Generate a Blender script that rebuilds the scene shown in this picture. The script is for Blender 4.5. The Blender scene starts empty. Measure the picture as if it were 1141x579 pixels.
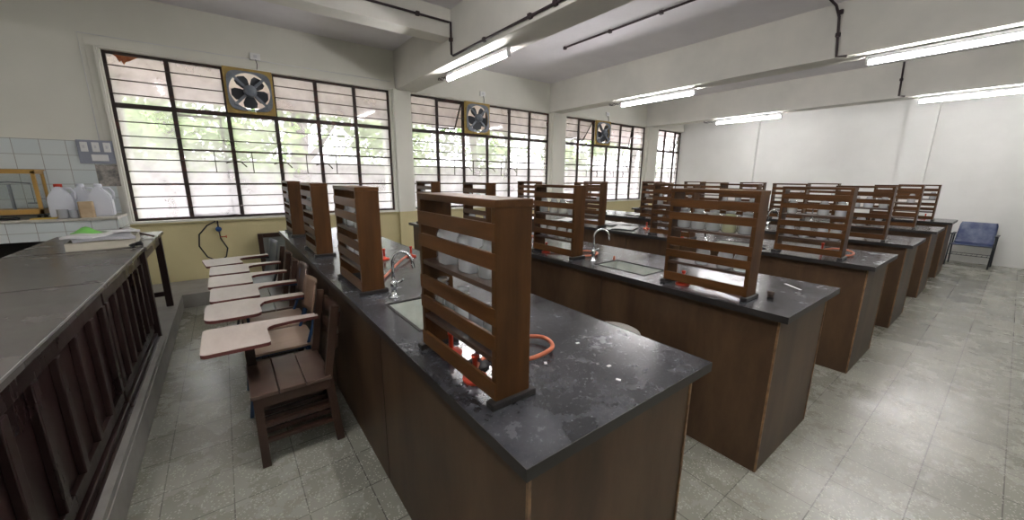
import bpy, bmesh, math, random
from mathutils import Vector, Matrix
PI = math.pi
random.seed(7)
scene = bpy.context.scene
col = scene.collection

# ---------------------------------------------------------------- camera
cam_d = bpy.data.cameras.new('camera'); cam = bpy.data.objects.new('camera', cam_d); col.objects.link(cam)
cam_d.sensor_width = 36; cam_d.lens = 420.07 / 1141 * 36; cam_d.clip_start = .02
R_ = Vector((0.79877261, -0.60157802, 0.00813688)); U_ = Vector((0.12175387, 0.17487948, 0.97703284)); F_ = Vector((0.58918445, 0.77943637, -0.21293339))
cam.matrix_world = Matrix(((R_.x, U_.x, -F_.x, 0), (R_.y, U_.y, -F_.y, 0), (R_.z, U_.z, -F_.z, 1.6), (0, 0, 0, 1)))
scene.camera = cam
# ---------------------------------------------------------------- world, exposure
SKY = 4.4; TUBE = 66.0
scene.view_settings.view_transform = 'Standard'; scene.view_settings.look = 'None'
scene.view_settings.exposure = 1.22; scene.view_settings.gamma = 1.0
scene.view_settings.use_curve_mapping = False
world = bpy.data.worlds.new('sky'); scene.world = world; world.use_nodes = True
wn = world.node_tree.nodes; bg = wn['Background']
bg.inputs['Color'].default_value = (.93, .96, 1.0, 1); bg.inputs['Strength'].default_value = SKY
# daylight portals (they emit nothing; they guide sky sampling through the windows)
YW = 6.74
WIN = [(-.957, 2.465), (2.805, 6.18), (6.647, 9.92), (10.43, 11.86)]
SILL, HEAD, TRANS = 1.01, 3.04, 2.43
for i, (a, b) in enumerate(WIN):
    ld = bpy.data.lights.new('portal', 'AREA'); ld.shape = 'RECTANGLE'; ld.size = b - a; ld.size_y = HEAD - SILL
    ld.cycles.is_portal = True
    lo = bpy.data.objects.new('portal', ld); col.objects.link(lo)
    lo.location = ((a + b) / 2, YW + .21, (SILL + HEAD) / 2); lo.rotation_euler = (-PI / 2, 0, 0)

# ---------------------------------------------------------------- materials
def mat(name, c, rough=.5, c2=None, scale=6, stretch=(1, 1, 1), detail=4, bump=0, metal=0, spec=None, ramp=(.35, .65),
        speck=None, alpha=None, trans=0, ior=1.45, rough2=None, emit=None, coat=0):
    m = bpy.data.materials.new(name); m.use_nodes = True
    nt = m.node_tree; n = nt.nodes; L = nt.links; p = n['Principled BSDF']
    p.inputs['Base Color'].default_value = (*c, 1); p.inputs['Roughness'].default_value = rough
    p.inputs['Metallic'].default_value = metal; p.inputs['IOR'].default_value = ior
    if spec is not None: p.inputs['Specular IOR Level'].default_value = spec
    if coat: p.inputs['Coat Weight'].default_value = coat
    if trans: p.inputs['Transmission Weight'].default_value = trans
    if emit: p.inputs['Emission Color'].default_value = (*emit[0], 1); p.inputs['Emission Strength'].default_value = emit[1]
    if c2 is not None or bump or rough2 is not None:
        tc = n.new('ShaderNodeTexCoord'); mp = n.new('ShaderNodeMapping'); mp.inputs['Scale'].default_value = stretch
        L.new(tc.outputs['Object'], mp.inputs['Vector'])
        no = n.new('ShaderNodeTexNoise'); no.inputs['Scale'].default_value = scale; no.inputs['Detail'].default_value = detail
        no.inputs['Roughness'].default_value = .62
        L.new(mp.outputs['Vector'], no.inputs['Vector'])
        if c2 is not None:
            r = n.new('ShaderNodeValToRGB'); e = r.color_ramp.elements
            e[0].position, e[1].position = ramp; e[0].color = (*c, 1); e[1].color = (*c2, 1)
            L.new(no.outputs['Fac'], r.inputs['Fac']); L.new(r.outputs['Color'], p.inputs['Base Color'])
        if rough2 is not None:
            mr = n.new('ShaderNodeMapRange'); mr.inputs['From Min'].default_value = .3; mr.inputs['From Max'].default_value = .7
            mr.inputs['To Min'].default_value = rough; mr.inputs['To Max'].default_value = rough2
            L.new(no.outputs['Fac'], mr.inputs['Value']); L.new(mr.outputs['Result'], p.inputs['Roughness'])
        if bump:
            b = n.new('ShaderNodeBump'); b.inputs['Strength'].default_value = bump; b.inputs['Distance'].default_value = .01
            L.new(no.outputs['Fac'], b.inputs['Height']); L.new(b.outputs['Normal'], p.inputs['Normal'])
    return m

def mixc(nt, fac, a, b):
    m = nt.nodes.new('ShaderNodeMix'); m.data_type = 'RGBA'
    for i, v in ((0, fac), (6, a), (7, b)):
        if hasattr(v, 'is_linked') or hasattr(v, 'links'): nt.links.new(v, m.inputs[i])
        else: m.inputs[i].default_value = v if i == 0 else (*v, 1)
    return m.outputs[2]

M = {}
M['white_wall'] = mat('white_wall_paint', (.66, .67, .62), .85, (.58, .59, .54), 1.3, bump=.05)
M['beam'] = mat('beam_paint', (.70, .68, .62), .8, (.61, .60, .55), 1.1)
M['ceiling'] = mat('ceiling_paint', (.78, .76, .78), .9, (.70, .68, .70), .9)
M['far_wall'] = mat('far_wall_paint', (.74, .74, .71), .85, (.67, .67, .64), .9, bump=.03)
def wall_mat():
    m = mat('window_wall_paint', (.66, .67, .61), .85); nt = m.node_tree; n = nt.nodes; L = nt.links; p = n['Principled BSDF']
    g = n.new('ShaderNodeNewGeometry'); s = n.new('ShaderNodeSeparateXYZ'); L.new(g.outputs['Position'], s.inputs[0])
    lt = n.new('ShaderNodeMath'); lt.operation = 'LESS_THAN'; lt.inputs[1].default_value = .985; L.new(s.outputs['Z'], lt.inputs[0])
    no = n.new('ShaderNodeTexNoise'); no.inputs['Scale'].default_value = 2.2; no.inputs['Detail'].default_value = 6
    L.new(g.outputs['Position'], no.inputs['Vector'])
    up = mixc(nt, no.outputs['Fac'], (.78, .77, .69), (.66, .655, .58)); dn = mixc(nt, no.outputs['Fac'], (.66, .59, .33), (.50, .44, .25))
    L.new(mixc(nt, lt.outputs[0], up, dn), p.inputs['Base Color'])
    return m
M['win_wall'] = wall_mat()
def floor_mat():
    m = mat('terrazzo_tiles', (.4, .4, .38), .3); nt = m.node_tree; n = nt.nodes; L = nt.links; p = n['Principled BSDF']
    g = n.new('ShaderNodeNewGeometry'); mp = n.new('ShaderNodeMapping'); L.new(g.outputs['Position'], mp.inputs['Vector'])
    mp.inputs['Location'].default_value = (-.145, -.075 + .29 * 20, 0)
    mp2 = mp
    br = n.new('ShaderNodeTexBrick'); br.offset = 0; br.inputs['Scale'].default_value = 1; br.inputs['Brick Width'].default_value = .2895
    br.inputs['Row Height'].default_value = .2895; br.inputs['Mortar Size'].default_value = .0028; br.inputs['Bias'].default_value = 0
    br.inputs['Color1'].default_value = (.245, .245, .205, 1); br.inputs['Color2'].default_value = (.295, .295, .25, 1); br.inputs['Mortar'].default_value = (.11, .105, .09, 1)
    L.new(mp.outputs['Vector'], br.inputs['Vector'])
    v = n.new('ShaderNodeTexVoronoi'); v.inputs['Scale'].default_value = 75; L.new(g.outputs['Position'], v.inputs['Vector'])
    lt = n.new('ShaderNodeMath'); lt.operation = 'LESS_THAN'; lt.inputs[1].default_value = .30; L.new(v.outputs['Distance'], lt.inputs[0])
    v2 = n.new('ShaderNodeTexNoise'); v2.inputs['Scale'].default_value = 14; L.new(g.outputs['Position'], v2.inputs['Vector'])
    gt = n.new('ShaderNodeMath'); gt.operation = 'GREATER_THAN'; gt.inputs[1].default_value = .45; L.new(v2.outputs['Fac'], gt.inputs[0])
    mu = n.new('ShaderNodeMath'); mu.operation = 'MULTIPLY'; L.new(lt.outputs[0], mu.inputs[0]); L.new(gt.outputs[0], mu.inputs[1])
    mu2 = n.new('ShaderNodeMath'); mu2.operation = 'MULTIPLY'; L.new(mu.outputs[0], mu2.inputs[0]); mu2.inputs[1].default_value = .5
    c = mixc(nt, mu2.outputs[0], br.outputs['Color'], (.66, .66, .58))
    no = n.new('ShaderNodeTexNoise'); no.inputs['Scale'].default_value = 1.6; no.inputs['Detail'].default_value = 7; no.inputs['Roughness'].default_value = .7
    L.new(g.outputs['Position'], no.inputs['Vector'])
    r = n.new('ShaderNodeValToRGB'); r.color_ramp.elements[0].position = .35; r.color_ramp.elements[1].position = .7
    r.color_ramp.elements[0].color = (.88, .88, .86, 1); r.color_ramp.elements[1].color = (1.08, 1.08, 1.06, 1); L.new(no.outputs['Fac'], r.inputs['Fac'])
    mm = n.new('ShaderNodeMix'); mm.data_type = 'RGBA'; mm.blend_type = 'MULTIPLY'; mm.inputs[0].default_value = 1
    L.new(c, mm.inputs[6]); L.new(r.outputs['Color'], mm.inputs[7]); L.new(mm.outputs[2], p.inputs['Base Color'])
    mr = n.new('ShaderNodeMapRange'); mr.inputs['From Min'].default_value = .3; mr.inputs['From Max'].default_value = .7
    mr.inputs['To Min'].default_value = .20; mr.inputs['To Max'].default_value = .34; L.new(no.outputs['Fac'], mr.inputs['Value']); L.new(mr.outputs['Result'], p.inputs['Roughness'])
    b = n.new('ShaderNodeBump'); b.inputs['Strength'].default_value = .25; b.inputs['Distance'].default_value = .004
    L.new(br.outputs['Fac'], b.inputs['Height']); b.invert = True; L.new(b.outputs['Normal'], p.inputs['Normal'])
    return m
M['floor'] = floor_mat()
def bench_top_mat():
    m = mat('black_bench_top', (.02, .02, .02), .3, spec=.8); nt = m.node_tree; n = nt.nodes; L = nt.links; p = n['Principled BSDF']
    g = n.new('ShaderNodeNewGeometry')
    no = n.new('ShaderNodeTexNoise'); no.inputs['Scale'].default_value = 5; no.inputs['Detail'].default_value = 9; no.inputs['Roughness'].default_value = .72
    no.inputs['Distortion'].default_value = .1; L.new(g.outputs['Position'], no.inputs['Vector'])
    n2 = n.new('ShaderNodeTexNoise'); n2.inputs['Scale'].default_value = 85; n2.inputs['Detail'].default_value = 5; n2.inputs['Roughness'].default_value = .7; L.new(g.outputs['Position'], n2.inputs['Vector'])
    r = n.new('ShaderNodeValToRGB'); r.color_ramp.elements[0].position = .40; r.color_ramp.elements[1].position = .74
    r.color_ramp.elements[0].color = (.018, .0185, .021, 1); r.color_ramp.elements[1].color = (.085, .088, .097, 1); L.new(no.outputs['Fac'], r.inputs['Fac'])
    r2 = n.new('ShaderNodeValToRGB'); r2.color_ramp.elements[0].position = .60; r2.color_ramp.elements[1].position = .72
    r2.color_ramp.elements[0].color = (0, 0, 0, 1); r2.color_ramp.elements[1].color = (.5, .5, .5, 1); L.new(n2.outputs['Fac'], r2.inputs['Fac'])
    L.new(mixc(nt, r2.outputs['Color'], r.outputs['Color'], (.30, .31, .33)), p.inputs['Base Color'])
    mr = n.new('ShaderNodeMapRange'); mr.inputs['From Min'].default_value = .35; mr.inputs['From Max'].default_value = .68
    mr.inputs['To Min'].default_value = .17; mr.inputs['To Max'].default_value = .30; L.new(no.outputs['Fac'], mr.inputs['Value']); L.new(mr.outputs['Result'], p.inputs['Roughness'])
    return m
M['top'] = bench_top_mat()
M['ply'] = mat('brown_plywood', (.030, .016, .0085), .45, (.088, .051, .027), 4.5, (1, 1, .28), 8, bump=.04, ramp=(.3, .72), spec=.3)
M['strip'] = mat('worn_edge_strip', (.26, .15, .07), .5, (.11, .06, .03), 20)
M['kick'] = mat('black_trim_and_shade', (.015, .012, .010), .6)
M['rack'] = mat('rack_wood', (.026, .0105, .003), .42, (.100, .042, .012), 9, (1, 1, .12), 8, bump=.05, ramp=(.32, .68), spec=.25)
M['rack_slat'] = mat('rack_slat_wood', (.034, .0135, .004), .42, (.118, .050, .015), 9, (1, .12, 1), 8, bump=.05, ramp=(.32, .68), spec=.25)
M['shelf'] = mat('rack_shelf_wood', (.028, .014, .008), .4, (.07, .04, .025), 8, (1, .2, 1), 5)
M['foot'] = mat('rack_foot_black', (.016, .014, .013), .45)
M['glass'] = mat('jar_glass', (.93, .97, .96), .04, trans=.92, ior=1.3)
def jar_glass(name, c, mixf):
    m = bpy.data.materials.new(name); m.use_nodes = True; nt = m.node_tree; n = nt.nodes; n.clear(); L = nt.links
    o = n.new('ShaderNodeOutputMaterial'); t = n.new('ShaderNodeBsdfTransparent'); t.inputs[0].default_value = (.94, .97, .97, 1)
    d = n.new('ShaderNodeBsdfDiffuse'); d.inputs[0].default_value = (*c, 1); tl = n.new('ShaderNodeBsdfTranslucent'); tl.inputs[0].default_value = (*c, 1)
    a = n.new('ShaderNodeMixShader'); a.inputs[0].default_value = .5; L.new(d.outputs[0], a.inputs[1]); L.new(tl.outputs[0], a.inputs[2])
    b = n.new('ShaderNodeMixShader'); b.inputs[0].default_value = mixf; L.new(t.outputs[0], b.inputs[1]); L.new(a.outputs[0], b.inputs[2])
    g = n.new('ShaderNodeBsdfGlossy'); g.inputs['Roughness'].default_value = .06
    f = n.new('ShaderNodeLayerWeight'); f.inputs['Blend'].default_value = .36
    c_ = n.new('ShaderNodeMixShader'); L.new(f.outputs['Facing'], c_.inputs[0]); L.new(b.outputs[0], c_.inputs[1]); L.new(g.outputs[0], c_.inputs[2])
    L.new(c_.outputs[0], o.inputs[0]); return m
M['jar'] = jar_glass('clear_jar_glass', (.92, .96, .97), .40)
M['jar_cloudy'] = jar_glass('cloudy_jar_glass', (.85, .88, .92), .62)
M['jar_yellow'] = jar_glass('yellowish_jar_glass', (.80, .82, .50), .5)
M['clear_glass'] = jar_glass('clear_case_glass', (.9, .9, .9), .10)
def pane_mat():
    m = bpy.data.materials.new('dusty_window_glass'); m.use_nodes = True; nt = m.node_tree; n = nt.nodes; n.clear(); L = nt.links
    o = n.new('ShaderNodeOutputMaterial'); t = n.new('ShaderNodeBsdfTransparent'); t.inputs[0].default_value = (.97, .95, .97, 1)
    tl = n.new('ShaderNodeBsdfTranslucent'); tl.inputs[0].default_value = (.90, .86, .90, 1)
    g = n.new('ShaderNodeNewGeometry'); no = n.new('ShaderNodeTexNoise'); no.inputs['Scale'].default_value = 2.5; no.inputs['Detail'].default_value = 6
    L.new(g.outputs['Position'], no.inputs['Vector'])
    mr = n.new('ShaderNodeMapRange'); mr.inputs['From Min'].default_value = .3; mr.inputs['From Max'].default_value = .7
    mr.inputs['To Min'].default_value = .22; mr.inputs['To Max'].default_value = .50; L.new(no.outputs['Fac'], mr.inputs['Value'])
    b = n.new('ShaderNodeMixShader'); L.new(mr.outputs['Result'], b.inputs[0]); L.new(t.outputs[0], b.inputs[1]); L.new(tl.outputs[0], b.inputs[2])
    gl = n.new('ShaderNodeBsdfGlossy'); gl.inputs['Roughness'].default_value = .05
    c_ = n.new('ShaderNodeMixShader'); c_.inputs[0].default_value = .04; L.new(b.outputs[0], c_.inputs[1]); L.new(gl.outputs[0], c_.inputs[2])
    L.new(c_.outputs[0], o.inputs[0]); return m
M['pane'] = pane_mat()
M['steel'] = mat('rusty_window_steel', (.030, .020, .018), .6, (.11, .035, .022), 9, ramp=(.5, .8))
M['bar'] = mat('grille_bar_iron', (.05, .038, .038), .6)
M['desk_wood'] = mat('dark_maroon_wood', (.016, .0075, .0075), .22, (.032, .016, .014), 4, (1, 1, .3), 6, rough2=.45)
M['desk_top'] = mat('worn_dark_desk_top', (.052, .046, .042), .17, (.11, .10, .092), 3.2, detail=9, rough2=.32, ramp=(.35, .75))
M['edge_metal'] = mat('aluminium_edging', (.55, .55, .55), .3, metal=.8)
M['concrete'] = mat('platform_concrete', (.26, .25, .225), .6, (.36, .345, .315), 3, detail=8, bump=.1)
M['chair_wood'] = mat('dark_chair_wood', (.022, .010, .006), .36, (.055, .028, .018), 5, (1, .25, 1), 7, ramp=(.3, .7))
M['chair_seat_wood'] = mat('worn_chair_seat_wood', (.045, .024, .017), .28, (.105, .066, .05), 5, (.25, 1, 1), 7, ramp=(.3, .7))
M['tablet'] = mat('pale_worn_tablet', (.36, .29, .245), .35, (.56, .49, .44), 4, (1, .3, 1), 7, ramp=(.3, .7))
M['tablet_edge'] = mat('maroon_tablet_edge', (.11, .03, .025), .5)
M['ply_seat'] = mat('light_plywood_seat', (.34, .24, .17), .4, (.44, .33, .25), 4, (.3, 1, 1), 6)
M['ply_back'] = mat('brown_plywood_back', (.20, .125, .085), .4, (.29, .19, .13), 4, (1, 1, .3), 6)
M['blue_metal'] = mat('blue_enamel_tube', (.02, .06, .15), .35)
M['dark_metal'] = mat('dark_enamel_tube', (.025, .03, .035), .4)
M['grey_plastic'] = mat('grey_plastic', (.10, .115, .13), .35)
M['blue_plastic'] = mat('faded_blue_plastic', (.018, .032, .10), .4, (.12, .15, .22), 4, detail=5, ramp=(.45, .7))
M['chrome'] = mat('chrome', (.75, .76, .78), .12, metal=1)
M['porcelain'] = mat('sink_porcelain', (.55, .58, .53), .25, (.42, .45, .40), 8)
M['orange'] = mat('orange_rubber', (.50, .14, .07), .5, (.40, .11, .05), 14)
M['red'] = mat('red_enamel', (.55, .05, .02), .35)
M['black'] = mat('black_plastic', (.012, .012, .014), .4)
M['tile'] = mat('glazed_white_tile', (.62, .68, .68), .15)
def tile_mat():
    m = mat('white_wall_tiles', (.62, .68, .68), .18); nt = m.node_tree; n = nt.nodes; L = nt.links; p = n['Principled BSDF']
    g = n.new('ShaderNodeNewGeometry'); s = n.new('ShaderNodeSeparateXYZ'); L.new(g.outputs['Position'], s.inputs[0])
    c = n.new('ShaderNodeCombineXYZ'); ad = n.new('ShaderNodeMath'); ad.operation = 'ADD'; L.new(s.outputs['X'], ad.inputs[0]); L.new(s.outputs['Y'], ad.inputs[1])
    ad2 = n.new('ShaderNodeMath'); ad2.inputs[1].default_value = 20 * .2 - 5.74 + .0; L.new(ad.outputs[0], ad2.inputs[0])
    L.new(ad2.outputs[0], c.inputs['X']); L.new(s.outputs['Z'], c.inputs['Y'])
    br = n.new('ShaderNodeTexBrick'); br.offset = 0; br.inputs['Scale'].default_value = 1; br.inputs['Brick Width'].default_value = .2; br.inputs['Row Height'].default_value = .165
    br.inputs['Mortar Size'].default_value = .003; br.inputs['Color1'].default_value = (.62, .68, .68, 1); br.inputs['Color2'].default_value = (.68, .72, .71, 1); br.inputs['Mortar'].default_value = (.36, .36, .33, 1)
    L.new(c.outputs[0], br.inputs['Vector']); L.new(br.outputs['Color'], p.inputs['Base Color']); return m
M['tiles'] = tile_mat()
M['counter'] = mat('counter_top_stone', (.42, .40, .34), .4, (.55, .53, .47), 9)
M['jug'] = mat('white_milky_plastic', (.75, .78, .84), .4, (.70, .72, .78), 5)
M['yellow_wood'] = mat('varnished_yellow_wood', (.42, .23, .045), .35, (.52, .31, .08), 5, (1, 1, .2), 6)
M['carton'] = mat('tan_carton', (.45, .33, .20), .7, (.52, .40, .26), 12)
M['paper'] = mat('white_paper', (.75, .75, .73), .7, (.62, .62, .62), 6)
M['grey_paper'] = mat('grey_paper', (.42, .43, .45), .7)
M['green'] = mat('green_plastic_bag', (.20, .55, .12), .5)
M['tray'] = mat('ivory_box', (.60, .57, .47), .6, (.50, .47, .38), 5)
M['yellow_frame'] = mat('ochre_fan_board', (.42, .29, .07), .6, (.30, .20, .06), 14)
M['fan_grey'] = mat('grey_fan_metal', (.12, .14, .17), .4, (.20, .22, .25), 11)
M['fan_blade'] = mat('dark_fan_blade', (.05, .055, .065), .35)
M['white_plastic'] = mat('white_plastic', (.80, .80, .78), .4)
M['pipe'] = mat('dark_conduit', (.035, .022, .025), .5)
M['tube_glow'] = mat('glowing_tube', (1, 1, 1), .5, emit=((1.0, .97, .98), TUBE))
M['batten'] = mat('white_batten', (.65, .65, .66), .4)
M['cream_cloth'] = mat('stool_seat', (.55, .54, .50), .4, (.46, .45, .42), 6)
M['board'] = mat('faded_green_board', (.13, .145, .13), .5, (.17, .18, .165), 3)
M['blue_valve'] = mat('blue_regulator', (.02, .07, .22), .35)
M['bark'] = mat('tree_bark', (.20, .17, .17), .9, (.30, .27, .26), 6, (1, 1, .2), 6, bump=.5)
M['leaf'] = mat('green_leaf', (.20, .33, .10), .6, (.36, .48, .18), 2)
M['eave'] = mat('pink_eave_paint', (.82, .72, .70), .8, (.74, .64, .62), 2)
M['ground'] = mat('dusty_ground', (.20, .17, .15), .9, (.14, .15, .10), .7)
M['compound_wall'] = mat('weathered_compound_wall', (.42, .36, .37), .9, (.32, .29, .31), 1.5, detail=8)
M['rust'] = mat('rust_patch', (.30, .08, .03), .9, (.40, .16, .07), 20)
M['plaster'] = mat('grey_plaster_patch', (.18, .18, .17), .9, (.42, .38, .34), 16, detail=8, ramp=(.4, .6))

# ---------------------------------------------------------------- mesh builder
class MB:
    def __init__(s): s.bm = bmesh.new()
    def box(s, x0, x1, y0, y1, z0, z1, bev=0, mtx=None, skip=()):
        vs = [s.bm.verts.new(v) for v in ((x0, y0, z0), (x1, y0, z0), (x1, y1, z0), (x0, y1, z0), (x0, y0, z1), (x1, y0, z1), (x1, y1, z1), (x0, y1, z1))]
        F = {'b': (3, 2, 1, 0), 't': (4, 5, 6, 7), 'f': (0, 1, 5, 4), 'k': (2, 3, 7, 6), 'l': (3, 0, 4, 7), 'r': (1, 2, 6, 5)}
        fs = [s.bm.faces.new([vs[i] for i in F[k]]) for k in F if k not in skip]
        if bev and not skip:
            es = list({e for f in fs for e in f.edges})
            r = bmesh.ops.bevel(s.bm, geom=es, offset=bev, segments=2, profile=.6, affect='EDGES')
            vs = list({v for f in r['faces'] for v in f.verts} | {v for v in vs if v.is_valid})
        if mtx is not None: bmesh.ops.transform(s.bm, matrix=mtx, verts=[v for v in vs if v.is_valid])
        return s
    def bar(s, a, b, w, d=None, up=(0, 0, 1)):          # square bar from a to b
        a, b = Vector(a), Vector(b); d = d or w; z = (b - a); Ln = z.length; z.normalize(); u = Vector(up)
        if abs(z.dot(u)) > .98: u = Vector((0, 1, 0))
        x = u.cross(z).normalized(); y = z.cross(x)
        m = Matrix(((x.x, y.x, z.x, a.x), (x.y, y.y, z.y, a.y), (x.z, y.z, z.z, a.z), (0, 0, 0, 1)))
        return s.box(-w / 2, w / 2, -d / 2, d / 2, 0, Ln, mtx=m)
    def tube(s, pts, r, n=8, cap=True, closed=False):
        pts = [Vector(p) for p in pts]; rings = []; N = len(pts); rr = r if isinstance(r, (list, tuple)) else [r] * N
        prev = None
        for i, p in enumerate(pts):
            if closed: t = pts[(i + 1) % N] - pts[i - 1]
            else: t = pts[min(i + 1, N - 1)] - pts[max(i - 1, 0)]
            t.normalize()
            if prev is None:
                u = Vector((0, 0, 1)) if abs(t.z) < .9 else Vector((1, 0, 0))
                x = t.cross(u).normalized()
            else: x = (prev - t * prev.dot(t)).normalized()
            prev = x; y = t.cross(x)
            rings.append([s.bm.verts.new(p + (x * math.cos(2 * PI * k / n) + y * math.sin(2 * PI * k / n)) * rr[i]) for k in range(n)])
        for i in range(N if closed else N - 1):
            A, B = rings[i], rings[(i + 1) % N]
            for k in range(n): s.bm.faces.new((A[k], A[(k + 1) % n], B[(k + 1) % n], B[k])).smooth = True
        if cap and not closed: s.bm.faces.new(rings[0][::-1]); s.bm.faces.new(rings[-1])
        return s
    def lathe(s, prof, c=(0, 0, 0), n=16, sq=0, mtx=None):     # prof: (r, z)
        rings = []
        for r, z in prof:
            ring = []
            for k in range(n):
                a = 2 * PI * k / n; cx, cy = math.cos(a), math.sin(a)
                q = 1 if not sq else (1 - sq) + sq / max(abs(cx), abs(cy)) * .88
                ring.append(s.bm.verts.new((c[0] + r * cx * q, c[1] + r * cy * q, c[2] + z)))
            rings.append(ring)
        for A, B in zip(rings, rings[1:]):
            for k in range(n): s.bm.faces.new((A[k], A[(k + 1) % n], B[(k + 1) % n], B[k])).smooth = True
        if prof[0][0] > 1e-5: s.bm.faces.new(rings[0][::-1])
        if prof[-1][0] > 1e-5: s.bm.faces.new(rings[-1])
        if mtx is not None: bmesh.ops.transform(s.bm, matrix=mtx, verts=[v for r_ in rings for v in r_])
        return s
    def prism(s, poly, z0, z1, mtx=None):                      # poly in xy, extruded in z
        a = [s.bm.verts.new((x, y, z0)) for x, y in poly]; b = [s.bm.verts.new((x, y, z1)) for x, y in poly]
        s.bm.faces.new(a[::-1]); s.bm.faces.new(b); n = len(poly)
        for i in range(n): s.bm.faces.new((a[i], a[(i + 1) % n], b[(i + 1) % n], b[i]))
        if mtx is not None: bmesh.ops.transform(s.bm, matrix=mtx, verts=a + b)
        return s
    def ring(s, outer, inner, z0, z1, mtx=None):
        n = len(outer); V = [[s.bm.verts.new((x, y, z)) for x, y in P] for P in (outer, inner) for z in (z0, z1)]
        o0, o1, i0, i1 = V
        for k in range(n):
            j = (k + 1) % n
            s.bm.faces.new((o0[k], o0[j], o1[j], o1[k])); s.bm.faces.new((i0[j], i0[k], i1[k], i1[j]))
            s.bm.faces.new((o1[k], o1[j], i1[j], i1[k])); s.bm.faces.new((o0[j], o0[k], i0[k], i0[j]))
        if mtx is not None: bmesh.ops.transform(s.bm, matrix=mtx, verts=[v for r in V for v in r])
        return s
    def grid(s, nx, ny, fn, th=0):                             # sheet with thickness; fn(u, v) -> Vector
        def sheet(off):
            G = [[s.bm.verts.new(Vector(fn(i / nx, j / ny)) + Vector(off)) for j in range(ny + 1)] for i in range(nx + 1)]
            return G
        A = sheet((0, 0, 0)); B = sheet(th) if th else None
        for i in range(nx):
            for j in range(ny):
                s.bm.faces.new((A[i][j], A[i + 1][j], A[i + 1][j + 1], A[i][j + 1])).smooth = True
                if B: s.bm.faces.new((B[i][j + 1], B[i + 1][j + 1], B[i + 1][j], B[i][j])).smooth = True
        if B:
            for i in range(nx):
                s.bm.faces.new((A[i][0], B[i][0], B[i + 1][0], A[i + 1][0])); s.bm.faces.new((A[i + 1][ny], B[i + 1][ny], B[i][ny], A[i][ny]))
            for j in range(ny):
                s.bm.faces.new((A[0][j + 1], B[0][j + 1], B[0][j], A[0][j])); s.bm.faces.new((A[nx][j], B[nx][j], B[nx][j + 1], A[nx][j + 1]))
        return s
    def build(s, name, m, parent=None, loc=None, rz=0):
        bmesh.ops.recalc_face_normals(s.bm, faces=s.bm.faces)
        me = bpy.data.meshes.new(name); s.bm.to_mesh(me); s.bm.free(); me.materials.append(m)
        o = bpy.data.objects.new(name, me); col.objects.link(o)
        if parent: o.parent = parent
        if loc: o.location = loc
        o.rotation_euler.z = rz
        return o
def tag(o, label, cat, group=None, kind=None):
    o['label'] = label; o['category'] = cat
    if group: o['group'] = group
    if kind: o['kind'] = kind
    return o
def struct(o): o['kind'] = 'structure'; return o
def thing(name, label, cat, loc=(0, 0, 0), rz=0, group=None):
    o = bpy.data.objects.new(name, None); col.objects.link(o); o.location = loc; o.rotation_euler.z = rz; o.empty_display_size = .1
    return tag(o, label, cat, group)
KIDS = {}
def copy_tree(o, loc=None, rz=None, label=None, group=None, parent=None):
    c = o.copy(); col.objects.link(c); c.parent = parent
    if loc is not None: c.location = loc
    if rz is not None: c.rotation_euler.z = rz
    if label: c['label'] = label
    if group: c['group'] = group
    for ch in list(o.children): copy_tree(ch, parent=c)
    return c
def arc(cx, cy, r, a0, a1, n): return [(cx + r * math.cos(a0 + (a1 - a0) * i / n), cy + r * math.sin(a0 + (a1 - a0) * i / n)) for i in range(n + 1)]
def rrect(x0, x1, y0, y1, r, n=5):
    return arc(x1 - r, y1 - r, r, 0, PI / 2, n) + arc(x0 + r, y1 - r, r, PI / 2, PI, n) + arc(x0 + r, y0 + r, r, PI, 1.5 * PI, n) + arc(x1 - r, y0 + r, r, 1.5 * PI, 2 * PI, n)

# ================================================================ THE ROOM
XL, XR, YB, ZC = -3.6, 11.87, -3.2, 3.66
struct(MB().box(XL - .2, XR + .2, YB - .2, YW + .2, -.2, 0).build('floor', M['floor']))
struct(MB().box(XL - .2, XR + .2, YB - .2, YW + .2, ZC, ZC + .2).build('ceiling', M['ceiling']))
struct(MB().box(XR, XR + .2, YB - .2, YW + .2, 0, ZC).build('wall_right', M['far_wall']))
struct(MB().box(XL - .2, XL, YB - .2, YW + .2, 0, ZC).build('wall_left', M['white_wall']))
struct(MB().box(XL, XR, YB - .2, YB, 0, ZC).build('wall_back', M['white_wall']))
w = MB()
xs = [XL] + [v for p in WIN for v in p] + [XR]
w.box(XL, XR, YW, YW + .2, 0, SILL); w.box(XL, XR, YW, YW + .2, HEAD, ZC)
for i in range(0, len(xs) - 1, 2):
    if xs[i + 1] - xs[i] > .02: w.box(xs[i], xs[i + 1], YW, YW + .2, SILL, HEAD)
struct(w.build('wall_front', M['win_wall']))
# pilasters between the windows and on the far wall
for a, b in ((2.50, 2.80), (6.20, 6.60), (9.95, 10.38)):
    struct(MB().box(a, b, YW - .07, YW, 0, 3.06).build('column', M['win_wall']))
for a, b in ((4.55, 5.03), (1.27, 1.71)):
    struct(MB().box(XR - .12, XR, a, b, 0, ZC).build('column', M['far_wall']))
for a, b in ((2.55, 2.93), (6.12, 6.46), (9.83, 10.17)):
    struct(MB().box(a, b, YB, YW, 3.05, ZC, .008).build('ceiling_beam', M['beam']))
struct(MB().box(XL, 2.55, 4.70, 4.96, 3.33, ZC, .006).build('ceiling_beam', M['beam']))
# platform: along the teacher's desks and round along the window wall
struct(MB().prism([(XL, YB), (-.56, YB), (-.56, 5.93), (4.6, 5.93), (4.6, YW), (XL, YW)], 0, .17).build('platform', M['concrete']))
struct(MB().prism([(-.60, YB), (-.565, YB), (-.565, 4.36), (-.60, 4.36)], .17, .205).build('platform_edging', M['concrete']))

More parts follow.
